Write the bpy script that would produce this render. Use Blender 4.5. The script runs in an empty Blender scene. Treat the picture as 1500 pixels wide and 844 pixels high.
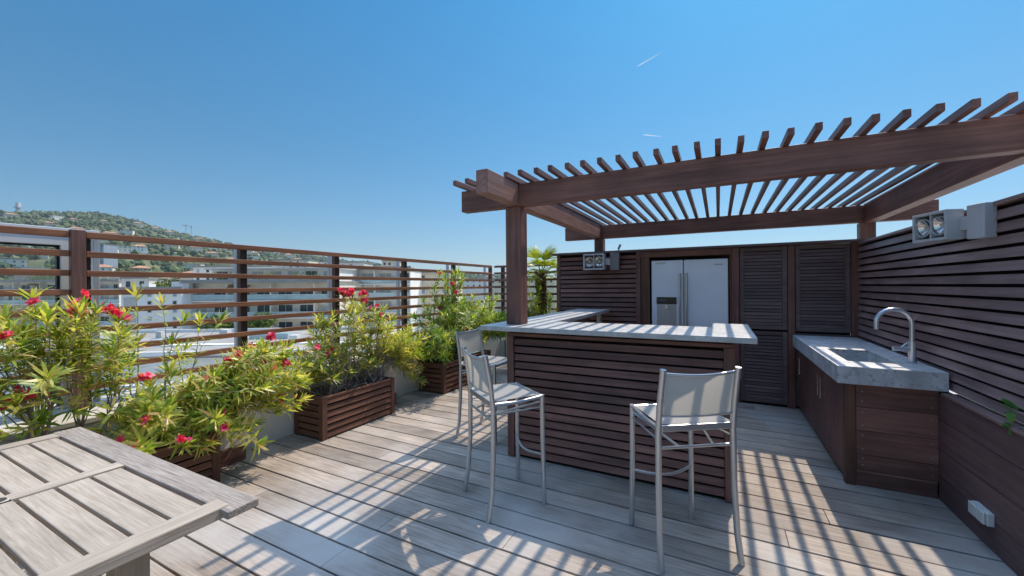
import bpy, math, random
import numpy as np
from mathutils import Vector, Matrix, Quaternion
random.seed(7); rng = np.random.default_rng(7)
S = bpy.context.scene; C = S.collection
R = math.radians
# ------------------------------------------------------------------ camera
YAW, ROLL, FPX = R(27.41), R(-.466), 582.9
EYE = Vector((0, 0, 1.5))
F = Vector((-math.sin(YAW), math.cos(YAW), 0)); r0 = Vector((math.cos(YAW), math.sin(YAW), 0)); u0 = r0.cross(F)
CR = r0*math.cos(ROLL) + u0*math.sin(ROLL); CU = -r0*math.sin(ROLL) + u0*math.cos(ROLL)
cam = bpy.data.objects.new('camera', bpy.data.cameras.new('camera')); C.objects.link(cam)
cam.matrix_world = Matrix(((CR.x, CU.x, -F.x, EYE.x), (CR.y, CU.y, -F.y, EYE.y), (CR.z, CU.z, -F.z, EYE.z), (0, 0, 0, 1)))
cam.data.sensor_width = 36; cam.data.lens = 36*FPX/1500; cam.data.shift_y = -2.9/1500
cam.data.clip_start = .05; cam.data.clip_end = 60000
S.camera = cam
def bearing(px, w):                      # a survey bearing read off the photograph: ground point at distance w ahead
    d = F + r0*((px-750)/FPX); return EYE.x + d.x*w, EYE.y + d.y*w
def elev(py, w): return 1.5 + (419.1-py)/FPX*w

# ------------------------------------------------------------------ light
SUN = Vector((.155, .745, 1.0)).normalized()
sun_el = math.asin(SUN.z); sun_az = math.atan2(SUN.x, SUN.y)
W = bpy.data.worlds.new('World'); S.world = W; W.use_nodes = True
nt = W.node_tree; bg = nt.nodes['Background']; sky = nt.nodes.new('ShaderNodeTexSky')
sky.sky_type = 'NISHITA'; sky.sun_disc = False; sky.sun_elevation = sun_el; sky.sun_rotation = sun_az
sky.altitude = 50; sky.air_density = 1.0; sky.dust_density = .35; sky.ozone_density = 2.5
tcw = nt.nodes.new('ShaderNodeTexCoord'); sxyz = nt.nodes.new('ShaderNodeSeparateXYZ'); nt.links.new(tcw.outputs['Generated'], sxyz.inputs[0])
grade = nt.nodes.new('ShaderNodeValToRGB'); e_ = grade.color_ramp.elements          # sky colour graded by height above the horizon; unseen zenith brightened as added fill
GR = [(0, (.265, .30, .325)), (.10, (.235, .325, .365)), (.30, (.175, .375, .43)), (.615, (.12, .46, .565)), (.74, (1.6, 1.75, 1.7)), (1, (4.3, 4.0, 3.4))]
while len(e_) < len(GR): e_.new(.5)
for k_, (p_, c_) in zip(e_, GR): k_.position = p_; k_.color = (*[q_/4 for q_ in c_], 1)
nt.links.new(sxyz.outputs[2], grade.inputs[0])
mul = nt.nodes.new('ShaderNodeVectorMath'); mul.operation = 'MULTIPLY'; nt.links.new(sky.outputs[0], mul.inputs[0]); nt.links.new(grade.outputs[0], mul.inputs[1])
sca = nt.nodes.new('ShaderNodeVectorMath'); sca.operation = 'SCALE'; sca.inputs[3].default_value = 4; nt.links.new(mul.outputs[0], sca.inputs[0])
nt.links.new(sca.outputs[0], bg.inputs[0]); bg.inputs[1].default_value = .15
sl = bpy.data.lights.new('sun', 'SUN'); sl.energy = 2.7; sl.angle = R(.53); sl.color = (1, .885, .745)
so = bpy.data.objects.new('sun', sl); C.objects.link(so); so.rotation_euler = (-SUN).to_track_quat('-Z', 'Y').to_euler()
S.view_settings.view_transform = 'Standard'; S.view_settings.look = 'None'; S.view_settings.gamma = 1
S.view_settings.use_curve_mapping = False; S.view_settings.exposure = .84
S.render.engine = 'CYCLES'; S.cycles.max_bounces = 8; S.cycles.transparent_max_bounces = 12
S.cycles.caustics_reflective = False; S.cycles.caustics_refractive = False

# ------------------------------------------------------------------ materials
def newmat(name):
    m = bpy.data.materials.new(name); m.use_nodes = True
    n = m.node_tree.nodes; return m, n, m.node_tree.links, n['Principled BSDF']
def ramp(n, stops):
    r = n.new('ShaderNodeValToRGB'); e = r.color_ramp.elements
    while len(e) < len(stops): e.new(.5)
    for k, (p, c) in zip(e, stops): k.position = p; k.color = (*c, 1)
    return r
def mixc(n, l, fac, a, b, mode='MIX'):
    x = n.new('ShaderNodeMix'); x.data_type = 'RGBA'; x.blend_type = mode
    for sock, v in ((x.inputs[0], fac), (x.inputs[6], a), (x.inputs[7], b)):
        if hasattr(v, 'type') and not isinstance(v, (int, float)) and hasattr(v, 'is_linked'): l.new(v, sock)
        elif isinstance(v, (int, float)): sock.default_value = v
        else: sock.default_value = (*v, 1)
    return x.outputs[2]
def wood(name, ca, cb, axis, rough=.6, var=.35, grain=1.0, spec=.4, bump=.25, stain=None):
    m, n, l, b = newmat(name)
    tc = n.new('ShaderNodeTexCoord'); geo = n.new('ShaderNodeNewGeometry')
    off = n.new('ShaderNodeVectorMath'); off.operation = 'MULTIPLY_ADD'
    cmb = n.new('ShaderNodeCombineXYZ')
    for i in range(3): l.new(geo.outputs['Random Per Island'], cmb.inputs[i])
    l.new(cmb.outputs[0], off.inputs[0]); off.inputs[1].default_value = (7.3, 5.1, 9.7); l.new(tc.outputs['Object'], off.inputs[2])
    mp = n.new('ShaderNodeMapping'); sc = {'x': (1.6, 34, 34), 'y': (34, 1.6, 34), 'z': (34, 34, 1.6)}[axis]
    mp.inputs['Scale'].default_value = tuple(v*grain for v in sc); l.new(off.outputs[0], mp.inputs[0])
    no = n.new('ShaderNodeTexNoise'); no.inputs['Scale'].default_value = 1; no.inputs['Detail'].default_value = 7
    no.inputs['Roughness'].default_value = .62; no.inputs['Distortion'].default_value = .5; l.new(mp.outputs[0], no.inputs[0])
    rp = ramp(n, [(.3, ca), (.7, cb)]); l.new(no.outputs[0], rp.inputs[0])
    n2 = n.new('ShaderNodeTexNoise'); n2.inputs['Scale'].default_value = 2.3; n2.inputs['Detail'].default_value = 4; l.new(off.outputs[0], n2.inputs[0])
    mr = n.new('ShaderNodeMapRange'); mr.inputs[1].default_value = .3; mr.inputs[2].default_value = .7
    mr.inputs[3].default_value = 1-.45*var; mr.inputs[4].default_value = 1+.45*var; l.new(n2.outputs[0], mr.inputs[0])
    mr2 = n.new('ShaderNodeMapRange'); mr2.inputs[3].default_value = 1-.5*var; mr2.inputs[4].default_value = 1+.5*var
    l.new(geo.outputs['Random Per Island'], mr2.inputs[0])
    mu = n.new('ShaderNodeMath'); mu.operation = 'MULTIPLY'; l.new(mr.outputs[0], mu.inputs[0]); l.new(mr2.outputs[0], mu.inputs[1])
    cc = n.new('ShaderNodeCombineXYZ')
    for i in range(3): l.new(mu.outputs[0], cc.inputs[i])
    col = mixc(n, l, 1.0, rp.outputs[0], cc.outputs[0], 'MULTIPLY')
    if stain:
        n3 = n.new('ShaderNodeTexNoise'); n3.inputs['Scale'].default_value = 1.1; n3.inputs['Detail'].default_value = 5; l.new(tc.outputs['Object'], n3.inputs[0])
        r3 = ramp(n, [(.47, (0, 0, 0)), (.68, (1, 1, 1))]); l.new(n3.outputs[0], r3.inputs[0])
        col = mixc(n, l, r3.outputs[0], col, stain)
    l.new(col, b.inputs['Base Color'])
    b.inputs['Roughness'].default_value = rough; b.inputs['Specular IOR Level'].default_value = spec
    bp = n.new('ShaderNodeBump'); bp.inputs['Strength'].default_value = bump; bp.inputs['Distance'].default_value = .004
    l.new(no.outputs[0], bp.inputs['Height']); l.new(bp.outputs[0], b.inputs['Normal'])
    return m
def plain(name, col, rough=.6, metal=0., spec=.5, var=.12, scale=6., bump=0., spots=None):
    m, n, l, b = newmat(name)
    tc = n.new('ShaderNodeTexCoord'); no = n.new('ShaderNodeTexNoise'); no.inputs['Scale'].default_value = scale; no.inputs['Detail'].default_value = 6
    l.new(tc.outputs['Object'], no.inputs[0])
    rp = ramp(n, [(.3, tuple(c*(1-var) for c in col)), (.7, tuple(min(1, c*(1+var)) for c in col))]); l.new(no.outputs[0], rp.inputs[0])
    out = rp.outputs[0]
    if spots:
        n3 = n.new('ShaderNodeTexNoise'); n3.inputs['Scale'].default_value = spots[0]; n3.inputs['Detail'].default_value = 3; l.new(tc.outputs['Object'], n3.inputs[0])
        r3 = ramp(n, [(spots[1], (0, 0, 0)), (spots[1]+.06, (1, 1, 1))]); l.new(n3.outputs[0], r3.inputs[0])
        out = mixc(n, l, r3.outputs[0], out, spots[2])
    l.new(out, b.inputs['Base Color'])
    b.inputs['Roughness'].default_value = rough; b.inputs['Metallic'].default_value = metal; b.inputs['Specular IOR Level'].default_value = spec
    if bump:
        bp = n.new('ShaderNodeBump'); bp.inputs['Strength'].default_value = bump; bp.inputs['Distance'].default_value = .01
        l.new(no.outputs[0], bp.inputs['Height']); l.new(bp.outputs[0], b.inputs['Normal'])
    return m
def foliage(name, stops, trans=.4, rough=.45):
    m, n, l, b = newmat(name); out = n['Material Output']
    geo = n.new('ShaderNodeNewGeometry'); rp = ramp(n, stops); l.new(geo.outputs['Random Per Island'], rp.inputs[0])
    l.new(rp.outputs[0], b.inputs['Base Color']); b.inputs['Roughness'].default_value = rough; b.inputs['Specular IOR Level'].default_value = .5
    tr = n.new('ShaderNodeBsdfTranslucent'); tcol = mixc(n, l, 1.0, rp.outputs[0], (1.25, 1.2, .55) if 'fabric' not in name else (.95, .93, .9), 'MULTIPLY'); l.new(tcol, tr.inputs[0])
    mx = n.new('ShaderNodeMixShader'); mx.inputs[0].default_value = trans; l.new(b.outputs[0], mx.inputs[1]); l.new(tr.outputs[0], mx.inputs[2])
    l.new(mx.outputs[0], out.inputs[0]); return m
def glassy(name, tint, clear=.8, rough=.03):
    m, n, l, b = newmat(name); out = n['Material Output']
    t = n.new('ShaderNodeBsdfTransparent'); t.inputs[0].default_value = (*tint, 1)
    b.inputs['Base Color'].default_value = (*tint, 1); b.inputs['Roughness'].default_value = rough
    mx = n.new('ShaderNodeMixShader'); mx.inputs[0].default_value = clear; l.new(b.outputs[0], mx.inputs[1]); l.new(t.outputs[0], mx.inputs[2])
    l.new(mx.outputs[0], out.inputs[0]); return m
M = {}
for a in 'xyz':
    M['dark_'+a] = wood('stained_wood_'+a, (.120, .050, .036), (.285, .130, .098), a, rough=.5, var=.6, spec=.45)
    M['red_'+a] = wood('planter_wood_'+a, (.085, .036, .022), (.19, .088, .055), a, rough=.6, var=.5)
    M['rail_'+a] = wood('rail_wood_'+a, (.20, .070, .030), (.37, .15, .072), a, rough=.5, var=.45)
    M['teak_'+a] = wood('weathered_teak_'+a, (.31, .25, .19), (.49, .41, .325), a, rough=.8, var=.38, grain=3.2, spec=.2, bump=.6)
    M['rough_'+a] = wood('rough_grey_teak_'+a, (.20, .165, .135), (.44, .375, .315), a, rough=.85, var=.3, grain=4.5, spec=.15, bump=.8)
M['deck'] = wood('deck_boards', (.205, .160, .124), (.43, .360, .298), 'x', rough=.7, var=.5, grain=2.2, spec=.3, bump=.5, stain=(.43, .40, .365))
M['louvre'] = wood('grey_stained_wood', (.110, .070, .064), (.205, .138, .128), 'x', rough=.55, var=.4, spec=.35)
M['louvre_y'] = wood('grey_stained_wood_y', (.115, .064, .060), (.20, .120, .114), 'y', rough=.55, var=.3, spec=.35, grain=.7)
M['wallslat'] = wood('right_wall_sky_sheen', (.20, .115, .104), (.40, .255, .235), 'y', rough=.42, var=.5, spec=.5)  # sky sheen on the right wall put into a paler wood colour
M['beam_y'] = wood('sunlit_beam', (.22, .105, .08), (.44, .25, .20), 'y', rough=.6, var=.5)  # sunlight on the left side beam painted in as lighter wood
M['postwood'] = wood('fence_post_stain', (.045, .022, .016), (.10, .052, .04), 'z', rough=.55, var=.3)
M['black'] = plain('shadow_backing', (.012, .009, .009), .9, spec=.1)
M['membrane'] = plain('roof_membrane', (.018, .013, .010), .9, spec=.1)
M['stone'] = plain('grey_stone_top', (.50, .48, .45), .42, spec=.5, var=.2, scale=14, bump=.05, spots=(60, .60, (.36, .35, .33)))
M['concrete'] = plain('cast_concrete', (.60, .60, .60), .5, var=.24, scale=9, bump=.15, spots=(30, .57, (.42, .42, .42)))
M['alu'] = plain('grey_aluminium', (.58, .58, .57), .32, metal=.75, var=.04)
M['mesh'] = foliage('textilene_fabric', [(0, (.55, .53, .48)), (1, (.57, .55, .50))], .5, .8)
M['white'] = plain('white_render', (.72, .70, .66), .8, spec=.2, var=.08, scale=3, bump=.1)
M['beige'] = plain('beige_coping', (.50, .47, .41), .85, spec=.2, var=.12, scale=5, bump=.1)
M['whitemetal'] = plain('white_painted_frame', (.72, .73, .72), .4, var=.05)
M['greymetal'] = plain('pale_grey_post', (.42, .45, .48), .45, var=.05)
M['gasket'] = plain('black_rubber', (.01, .01, .012), .6)
M['steel'] = plain('brushed_steel', (.82, .86, .93), .42, metal=.25, var=.04, scale=3, spots=(7, .66, (.86, .86, .88)))
M['steelside'] = plain('fridge_side_steel', (.55, .58, .62), .4, metal=.4, var=.03)
M['handle'] = plain('satin_handle', (.62, .58, .53), .25, metal=.85, var=.03)
M['chrome'] = plain('satin_chrome', (.80, .81, .83), .22, metal=.7, var=.01)
M['blackgloss'] = plain('black_gloss', (.012, .012, .014), .12)
M['silverpanel'] = plain('silver_recess', (.46, .46, .43), .4, metal=.4, var=.1, scale=10)
M['lampgrey'] = plain('lamp_grey_paint', (.50, .52, .55), .4, var=.04)
M['lampbox'] = plain('lamp_shaded_grey', (.19, .19, .20), .5, var=.06)  # shade on the rear gear box put into a darker grey
M['lampdark'] = plain('lamp_dark_grey', (.10, .105, .12), .5, var=.06)
M['reflector'] = plain('lamp_reflector', (.88, .87, .83), .15, metal=.9, var=.02)
M['lens'] = plain('lamp_glass', (.75, .74, .68), .08, var=.1, scale=30)
M['plastic'] = plain('white_plastic', (.66, .66, .62), .4, var=.04)
M['soil'] = plain('potting_soil', (.075, .05, .036), .95, spec=.1, var=.5, scale=40, bump=.6)
M['bark'] = plain('pale_bark', (.30, .25, .20), .85, spec=.2, var=.3, scale=20)
M['twig'] = plain('dry_twig', (.34, .29, .26), .85, spec=.2, var=.25, scale=20)
M['leaf'] = foliage('oleander_leaf', [(0, (.13, .23, .035)), (.25, (.27, .38, .055)), (.5, (.46, .52, .10)), (.78, (.68, .64, .17)), (.92, (.72, .60, .24)), (1, (.55, .36, .18))], .55, .38)
M['leafdark'] = foliage('oleander_leaf_green', [(0, (.09, .18, .03)), (.4, (.22, .35, .05)), (.75, (.46, .53, .10)), (1, (.66, .60, .18))], .55, .38)
M['dryleaf'] = foliage('oleander_leaf_dry', [(0, (.15, .22, .03)), (.35, (.34, .36, .07)), (.7, (.42, .36, .14)), (1, (.46, .38, .24))])
M['petal'] = foliage('red_petal', [(0, (.66, .015, .09)), (.5, (.84, .05, .20)), (1, (.92, .22, .34))], .4)
M['palmleaf'] = foliage('palm_frond', [(0, (.12, .20, .015)), (.5, (.30, .36, .025)), (1, (.45, .42, .05))])
M['palmtrunk'] = plain('palm_fibre', (.13, .08, .045), .95, spec=.1, var=.6, scale=35, bump=.8)
M['succulent'] = foliage('glossy_leaf', [(0, (.06, .20, .03)), (1, (.16, .34, .06))], .3, .3)
M['crown'] = foliage('tree_leaf', [(0, (.030, .060, .012)), (.5, (.065, .115, .02)), (1, (.13, .17, .035))], .25, .6)
M['crownlight'] = foliage('tree_leaf_light', [(0, (.06, .11, .015)), (.5, (.12, .19, .03)), (1, (.22, .26, .05))], .3, .6)
M['wood_mass'] = foliage('hill_wood', [(0, (.045, .075, .026)), (.4, (.075, .112, .036)), (.8, (.125, .15, .05)), (1, (.19, .17, .07))], 0, .9)
M['hillground'] = plain('scrub', (.12, .125, .06), .95, spec=.1, var=.5, scale=.02)
M['trunk'] = plain('tree_bark', (.09, .065, .045), .9, spec=.1, var=.3, scale=10)
M['bwhite'] = plain('city_white', (.84, .81, .75), .85, spec=.2, var=.06, scale=.3)
M['bcream'] = plain('city_cream', (.78, .70, .58), .85, spec=.2, var=.07, scale=.3)
M['bgrey'] = plain('city_grey', (.56, .55, .52), .85, spec=.2, var=.08, scale=.3)
M['bpink'] = plain('city_pink', (.70, .48, .36), .85, spec=.2, var=.08, scale=.3)
M['bbeige'] = plain('city_beige', (.70, .60, .45), .85, spec=.2, var=.08, scale=.3)
M['bblue'] = plain('city_blue_grey', (.30, .36, .42), .7, spec=.3, var=.06, scale=.3)
M['tile'] = plain('terracotta_tile', (.48, .25, .15), .9, spec=.1, var=.25, scale=.8)
M['flatroof'] = plain('grey_roofing', (.33, .31, .28), .9, spec=.2, var=.18, scale=.25)
M['roofblue'] = plain('blue_grey_roofing', (.17, .20, .22), .8, spec=.3, var=.12, scale=.3)
M['pane'] = plain('window_pane', (.05, .07, .085), .12, var=.5, scale=.6)
M['shutter'] = plain('roller_shutter', (.50, .49, .45), .7, var=.08)
M['brail'] = plain('balcony_glass', (.42, .54, .54), .15, var=.15, scale=.4)
M['awning'] = plain('ochre_awning', (.42, .24, .10), .8, var=.15)
M['mast'] = plain('mast_grey', (.30, .31, .33), .6, var=.05)
mv, nv, lv, bv_ = newmat('vapour'); tv = nv.new('ShaderNodeBsdfTranslucent'); tv.inputs[0].default_value = (.95, .97, 1, 1); dv_ = nv.new('ShaderNodeBsdfDiffuse'); dv_.inputs[0].default_value = (.95, .97, 1, 1)
t1 = nv.new('ShaderNodeMixShader'); lv.new(tv.outputs[0], t1.inputs[1]); lv.new(dv_.outputs[0], t1.inputs[2]); t2 = nv.new('ShaderNodeBsdfTransparent'); t3 = nv.new('ShaderNodeMixShader'); t3.inputs[0].default_value = .5
lv.new(t1.outputs[0], t3.inputs[1]); lv.new(t2.outputs[0], t3.inputs[2]); lv.new(t3.outputs[0], nv['Material Output'].inputs[0]); M['vapour'] = mv
M['pane_screen'] = glassy('screen_glass', (.96, .98, .97), .93)

# ------------------------------------------------------------------ mesh helpers
class MB:
    def __init__(s): s.v = []; s.f = []
    def box(s, x0, x1, y0, y1, z0, z1):
        i = len(s.v); s.v += [(x, y, z) for z in (z0, z1) for y in (y0, y1) for x in (x0, x1)]
        s.f += [(i, i+2, i+3, i+1), (i+4, i+5, i+7, i+6), (i, i+1, i+5, i+4), (i+2, i+6, i+7, i+3), (i, i+4, i+6, i+2), (i+1, i+3, i+7, i+5)]; return s
    def prism(s, prof, axis, a, b):         # closed profile (2-D) swept along one axis
        i = len(s.v); k = len(prof)
        def p(u, w, t): return {'x': (t, u, w), 'y': (u, t, w), 'z': (u, w, t)}[axis]
        s.v += [p(u, w, a) for u, w in prof] + [p(u, w, b) for u, w in prof]
        s.f += [tuple(range(i, i+k)), tuple(range(i+2*k-1, i+k-1, -1))] + [(i+j, i+k+j, i+k+(j+1) % k, i+(j+1) % k) for j in range(k)]; return s
    def tube(s, pts, rad, n=8, cap=True):
        pts = [Vector(p) for p in pts]; i0 = len(s.v); prev = None
        for q, p in enumerate(pts):
            d = (pts[min(q+1, len(pts)-1)] - pts[max(q-1, 0)]).normalized()
            if prev is None: a = d.orthogonal().normalized()
            else: a = (prev - d*prev.dot(d)); a = a.normalized() if a.length > 1e-6 else d.orthogonal().normalized()
            prev = a; b = d.cross(a); rr = rad[q] if isinstance(rad, (list, tuple)) else rad
            s.v += [tuple(p + a*(rr*math.cos(6.28318*k/n)) + b*(rr*math.sin(6.28318*k/n))) for k in range(n)]
        for q in range(len(pts)-1):
            for k in range(n): s.f.append((i0+q*n+k, i0+q*n+(k+1) % n, i0+(q+1)*n+(k+1) % n, i0+(q+1)*n+k))
        if cap: s.f += [tuple(range(i0+n-1, i0-1, -1)), tuple(range(i0+(len(pts)-1)*n, i0+len(pts)*n))]
        return s
    def disc(s, c, nrm, r0, r1, depth=0, n=24):  # ring / dish
        c = Vector(c); nrm = Vector(nrm).normalized(); a = nrm.orthogonal().normalized(); b = nrm.cross(a); i = len(s.v)
        for rr, dd in ((r0, -depth), (r1, 0)):
            s.v += [tuple(c + nrm*dd + a*(rr*math.cos(6.28318*k/n)) + b*(rr*math.sin(6.28318*k/n))) for k in range(n)]
        s.f += [(i+k, i+(k+1) % n, i+n+(k+1) % n, i+n+k) for k in range(n)]
        if r0 < .5*r1: s.f.append(tuple(range(i, i+n)))
        return s
    def leaf(s, p, d, up, L, Wd, bend=.25):
        side = d.cross(up); side = side.normalized() if side.length > 1e-5 else d.orthogonal().normalized()
        nn = side.cross(d); i = len(s.v)
        m1 = p + d*(L*.35) + nn*(L*.03); m2 = p + d*(L*.72) - nn*(L*bend*.35); t = p + d*(L*.97) - nn*(L*bend)
        s.v += [tuple(p), tuple(m1-side*Wd*.5), tuple(m1+side*Wd*.5), tuple(m2-side*Wd*.38), tuple(m2+side*Wd*.38), tuple(t)]
        s.f += [(i, i+2, i+1), (i+1, i+2, i+4, i+3), (i+3, i+4, i+5)]
    def mesh(s, name, mat, off=None, smooth=False):
        me = bpy.data.meshes.new(name)
        v = s.v if off is None else [(x-off[0], y-off[1], z-off[2]) for x, y, z in s.v]
        me.from_pydata(v, [], s.f); me.materials.append(mat)
        if smooth:
            for p in me.polygons: p.use_smooth = True
        return me
def obj(name, mb, mat, parent=None, bevel=0, smooth=False, label=None):
    off = parent.get('_o') if parent is not None else None
    o = bpy.data.objects.new(name, mb.mesh(name, mat, off, smooth)); C.objects.link(o)
    if parent is not None:
        o.parent = parent
        if off is not None: o['_o'] = list(off)
    if bevel:
        b = o.modifiers.new('bevel', 'BEVEL'); b.width = bevel; b.segments = 2; b.limit_method = 'ANGLE'
    if smooth:
        es = o.modifiers.new('split', 'EDGE_SPLIT'); es.split_angle = R(40)
    if label: o['label'] = label
    return o
def tag(o, label, cat, group=None):
    o['label'] = label; o['category'] = cat
    if group: o['group'] = group
    return o
def thing(name, label, cat, loc=(0, 0, 0), rz=0, group=None):
    o = bpy.data.objects.new(name, None); C.objects.link(o); o.location = loc; o.rotation_euler = (0, 0, rz); o['_o'] = list(loc) if rz == 0 else [0, 0, 0]
    o.empty_display_size = .2; return tag(o, label, cat, group)
def copy_tree(o, loc, rz, label=None, scale=None):
    def rec(a, par):
        c = a.copy(); C.objects.link(c)
        if par is not None: c.parent = par
        for ch in kids.get(a.name, []): rec(ch, c)
        return c
    kids = {}
    for q in list(bpy.data.objects):
        if q.parent: kids.setdefault(q.parent.name, []).append(q)
    c = rec(o, None); c.location = loc; c.rotation_euler = (0, 0, rz)
    if label: c['label'] = label
    if scale: c.scale = (scale,)*3 if isinstance(scale, (int, float)) else scale
    return c
def struct(name, mb, mat, bevel=0, kind='structure'):
    o = obj(name, mb, mat, None, bevel); o['kind'] = kind; return o
B1 = lambda *a: MB().box(*a)

# ------------------------------------------------------------------ terrace floor
d = MB(); PITCH = .188
for k in range(-17, 30):
    y0 = 1.604 + PITCH*k + .004; y1 = y0 + PITCH - .012
    if y0 > 7.4: break
    xs = [-4.1]; x = -4.1 + random.uniform(.3, 5.2)
    while x < 1.2: xs.append(x); x += random.uniform(3.5, 5)
    xs.append(1.36)
    for a, b in zip(xs[:-1], xs[1:]):
        dz = random.uniform(-.0015, .0015); d.box(a+.0015, b-.0015, y0, y1, -.028+dz, dz)
struct('deck', d, M['deck'], .003)
struct('roof_slab', B1(-4.72, 1.8, -2.2, 7.9, -.4, -.05), M['membrane'])
hb = thing('apartment_building', 'white rendered building that carries the wooden roof terrace', 'building', (-1.4, 3, -22))
obj('wall', B1(-4.7, 1.78, -2.15, 7.85, -22, -.42), M['bwhite'], hb)

# parapet along the left and the far side
pw = thing('parapet_wall', 'low white rendered parapet wall behind the wooden planters', 'wall', (-4.2, 2.7, 0))
obj('wall', B1(-4.66, -3.89, -2.1, 7.8, -.05, .57), M['white'], pw, .006)
obj('coping', B1(-4.68, -3.87, -2.12, 7.82, .572, .61), M['beige'], pw, .006)
for y0, y1 in ((1.76, 2.02), (3.66, 3.86)):
    o = obj('pier', B1(-3.888, -3.70, y0, y1, .14, .50), M['white'], pw, .006)
    obj('skirting', B1(-3.892, -3.694, y0-.004, y1+.004, 0, .138), M['dark_y'], o, .004)
bw = thing('parapet_wall', 'low white parapet wall along far end of terrace behind the palm', 'wall', (-1.5, 7.5, 0))
obj('wall', B1(-3.86, 1.5, 7.15, 7.8, -.05, .57), M['white'], bw, .006)
obj('coping', B1(-3.86, 1.52, 7.13, 7.82, .572, .61), M['beige'], bw, .006)

# railing fences
RZ = [1.905, 1.766, 1.624, 1.482, 1.340, 1.195, 1.050, .905, .765]
fn = thing('railing_fence', 'long brown wooden rail fence on the left parapet in front of the city', 'fence', (-4.2, 2.7, .61))
XF = -4.2
ys = [1.13, 2.30, 3.40, 4.62, 5.89, 7.2]
for i, z in enumerate(RZ):
    h = .024 if i else .026
    obj('rail', B1(XF-.012, XF+.028, -1.9, 1.085, z-h, z+h-.004), M['rail_y'], fn, .004)
    w = random.uniform(-.004, .004)
    obj('rail', B1(XF-.012, XF+.028, 1.172, 7.16, z-h+w, z+h-.004+w), M['rail_y'], fn, .004)
obj('post', B1(XF-.0135, XF+.04, 1.09, 1.168, .612, 1.94), M['dark_z'], fn, .004)
for y in ys[1:] + [-.1, 1.175]: obj('post', B1(XF-.075, XF-.014, y-.033, y+.033, .612, 1.925), M['postwood'], fn, .004)
f2 = thing('railing_fence', 'short brown wooden rail fence across the far end behind the palm', 'fence', (-2, 7.3, .61))
for i, z in enumerate(RZ): obj('rail', B1(-4.15, 1.2, 7.20, 7.24, z-.022, z+.022), M['dark_x'], f2, .004)
for x in (-3.98, -2.75, -1.5, -.3, .9): obj('post', B1(x-.035, x+.035, 7.242, 7.305, .612, 1.925), M['postwood'], f2, .004)
# framed glass screen behind the first bay and pale posts
gs = thing('glass_screen', 'white framed glass windscreen behind the leftmost bay of the rail fence', 'windscreen', (-4.4, 0, .61))
obj('frame', MB().prism([(-1.8, 1.83), (1.083, 1.83), (1.083, .612), (1.142, .612), (1.142, 1.928), (-1.8, 1.928)], 'x', -4.42, -4.34), M['whitemetal'], gs, .003)
obj('head_rail', B1(-4.43, -4.33, -1.8, 1.29, 1.930, 1.960), M['whitemetal'], gs, .003)
obj('gasket', MB().box(-4.40, -4.36, -1.8, 1.068, 1.818, 1.829).box(-4.40, -4.36, 1.068, 1.0815, .63, 1.829), M['gasket'], gs)
obj('pane', B1(-4.383, -4.377, -1.8, 1.067, .63, 1.817), M['pane_screen'], gs)
for k, y in enumerate([1.285] + [q+.03 for q in ys[1:]]):
    o = obj('support_post', B1(-4.42, -4.375, y-.018, y+.018, .612, 1.9), M['greymetal'], None, .003)
    tag(o, ['pale metal post just right of the thick fence post', 'pale metal post behind second fence post from left', 'pale metal post behind fence post above the middle planter', 'pale metal post behind fence post left of the tallest oleander', 'pale metal post behind fence post right of the tallest oleander', 'pale metal post at the far corner of the rail fence'][k], 'post', 'pale metal posts behind the rail fence')

# ------------------------------------------------------------------ planters
def planter(name, label, x0, x1, y0, y1, h):
    t = thing(name, label, 'planter', ((x0+x1)/2, (y0+y1)/2, 0), 0, 'slatted wooden planters')
    P = .055
    for (px, py) in ((x0, y0), (x1-P, y0), (x0, y1-P), (x1-P, y1-P)):
        obj('corner_post', B1(px, px+P, py, py+P, 0, h), M['red_z'], t, .003)
    n = 6; ph = (h-.03)/n
    def side(axis, f, sgn, a, b, mat, nm):
        m = MB()
        for i in range(n):
            z = .02 + ph*i; zt = z + ph*.74
            prof = [(f-sgn*.012, z+.004), (f-sgn*.002, z), (f-sgn*.012, zt), (f-sgn*.024, zt)]
            m.prism(prof, axis, a, b)
        obj(nm, m, mat, t)
    side('y', x1, 1, y0+P+.002, y1-P-.002, M['red_y'], 'slat_panel'); side('y', x0, -1, y0+P+.002, y1-P-.002, M['red_y'], 'slat_panel')
    side('x', y0, -1, x0+P+.002, x1-P-.002, M['red_x'], 'slat_panel'); side('x', y1, 1, x0+P+.002, x1-P-.002, M['red_x'], 'slat_panel')
    r = MB().box(x0+P+.002, x1-P-.002, y0+.004, y0+.03, h-.024, h-.002).box(x0+P+.002, x1-P-.002, y1-.03, y1-.004, h-.024, h-.002)
    r.box(x1-.03, x1-.004, y0+P+.002, y1-P-.002, h-.024, h-.002).box(x0+.004, x0+.03, y0+P+.002, y1-P-.002, h-.024, h-.002)
    obj('rim', r, M['red_y'], t, .002)
    obj('liner', B1(x0+.032, x1-.032, y0+.032, y1-.032, .01, h-.06), M['black'], t)
    so_ = MB(); nx, ny = 8, 22
    for j in range(ny+1):
        for i in range(nx+1):
            so_.v.append((x0+.033+(x1-x0-.066)*i/nx, y0+.033+(y1-y0-.066)*j/ny, h-.045+random.uniform(-.012, .02)))
    for j in range(ny):
        for i in range(nx): a = j*(nx+1)+i; so_.f.append((a, a+1, a+nx+2, a+nx+1))
    obj('soil', so_, M['soil'], t)
planter('planter', 'reddish slatted planter box half hidden by the weathered table', -3.87, -3.43, .35, 1.69, .395)
planter('planter', 'reddish slatted planter box in the middle of the parapet row', -3.87, -3.43, 2.585, 3.56, .425)
planter('planter', 'reddish slatted planter box behind the farthest bar stool', -3.83, -3.39, 4.46, 5.75, .43)

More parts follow.
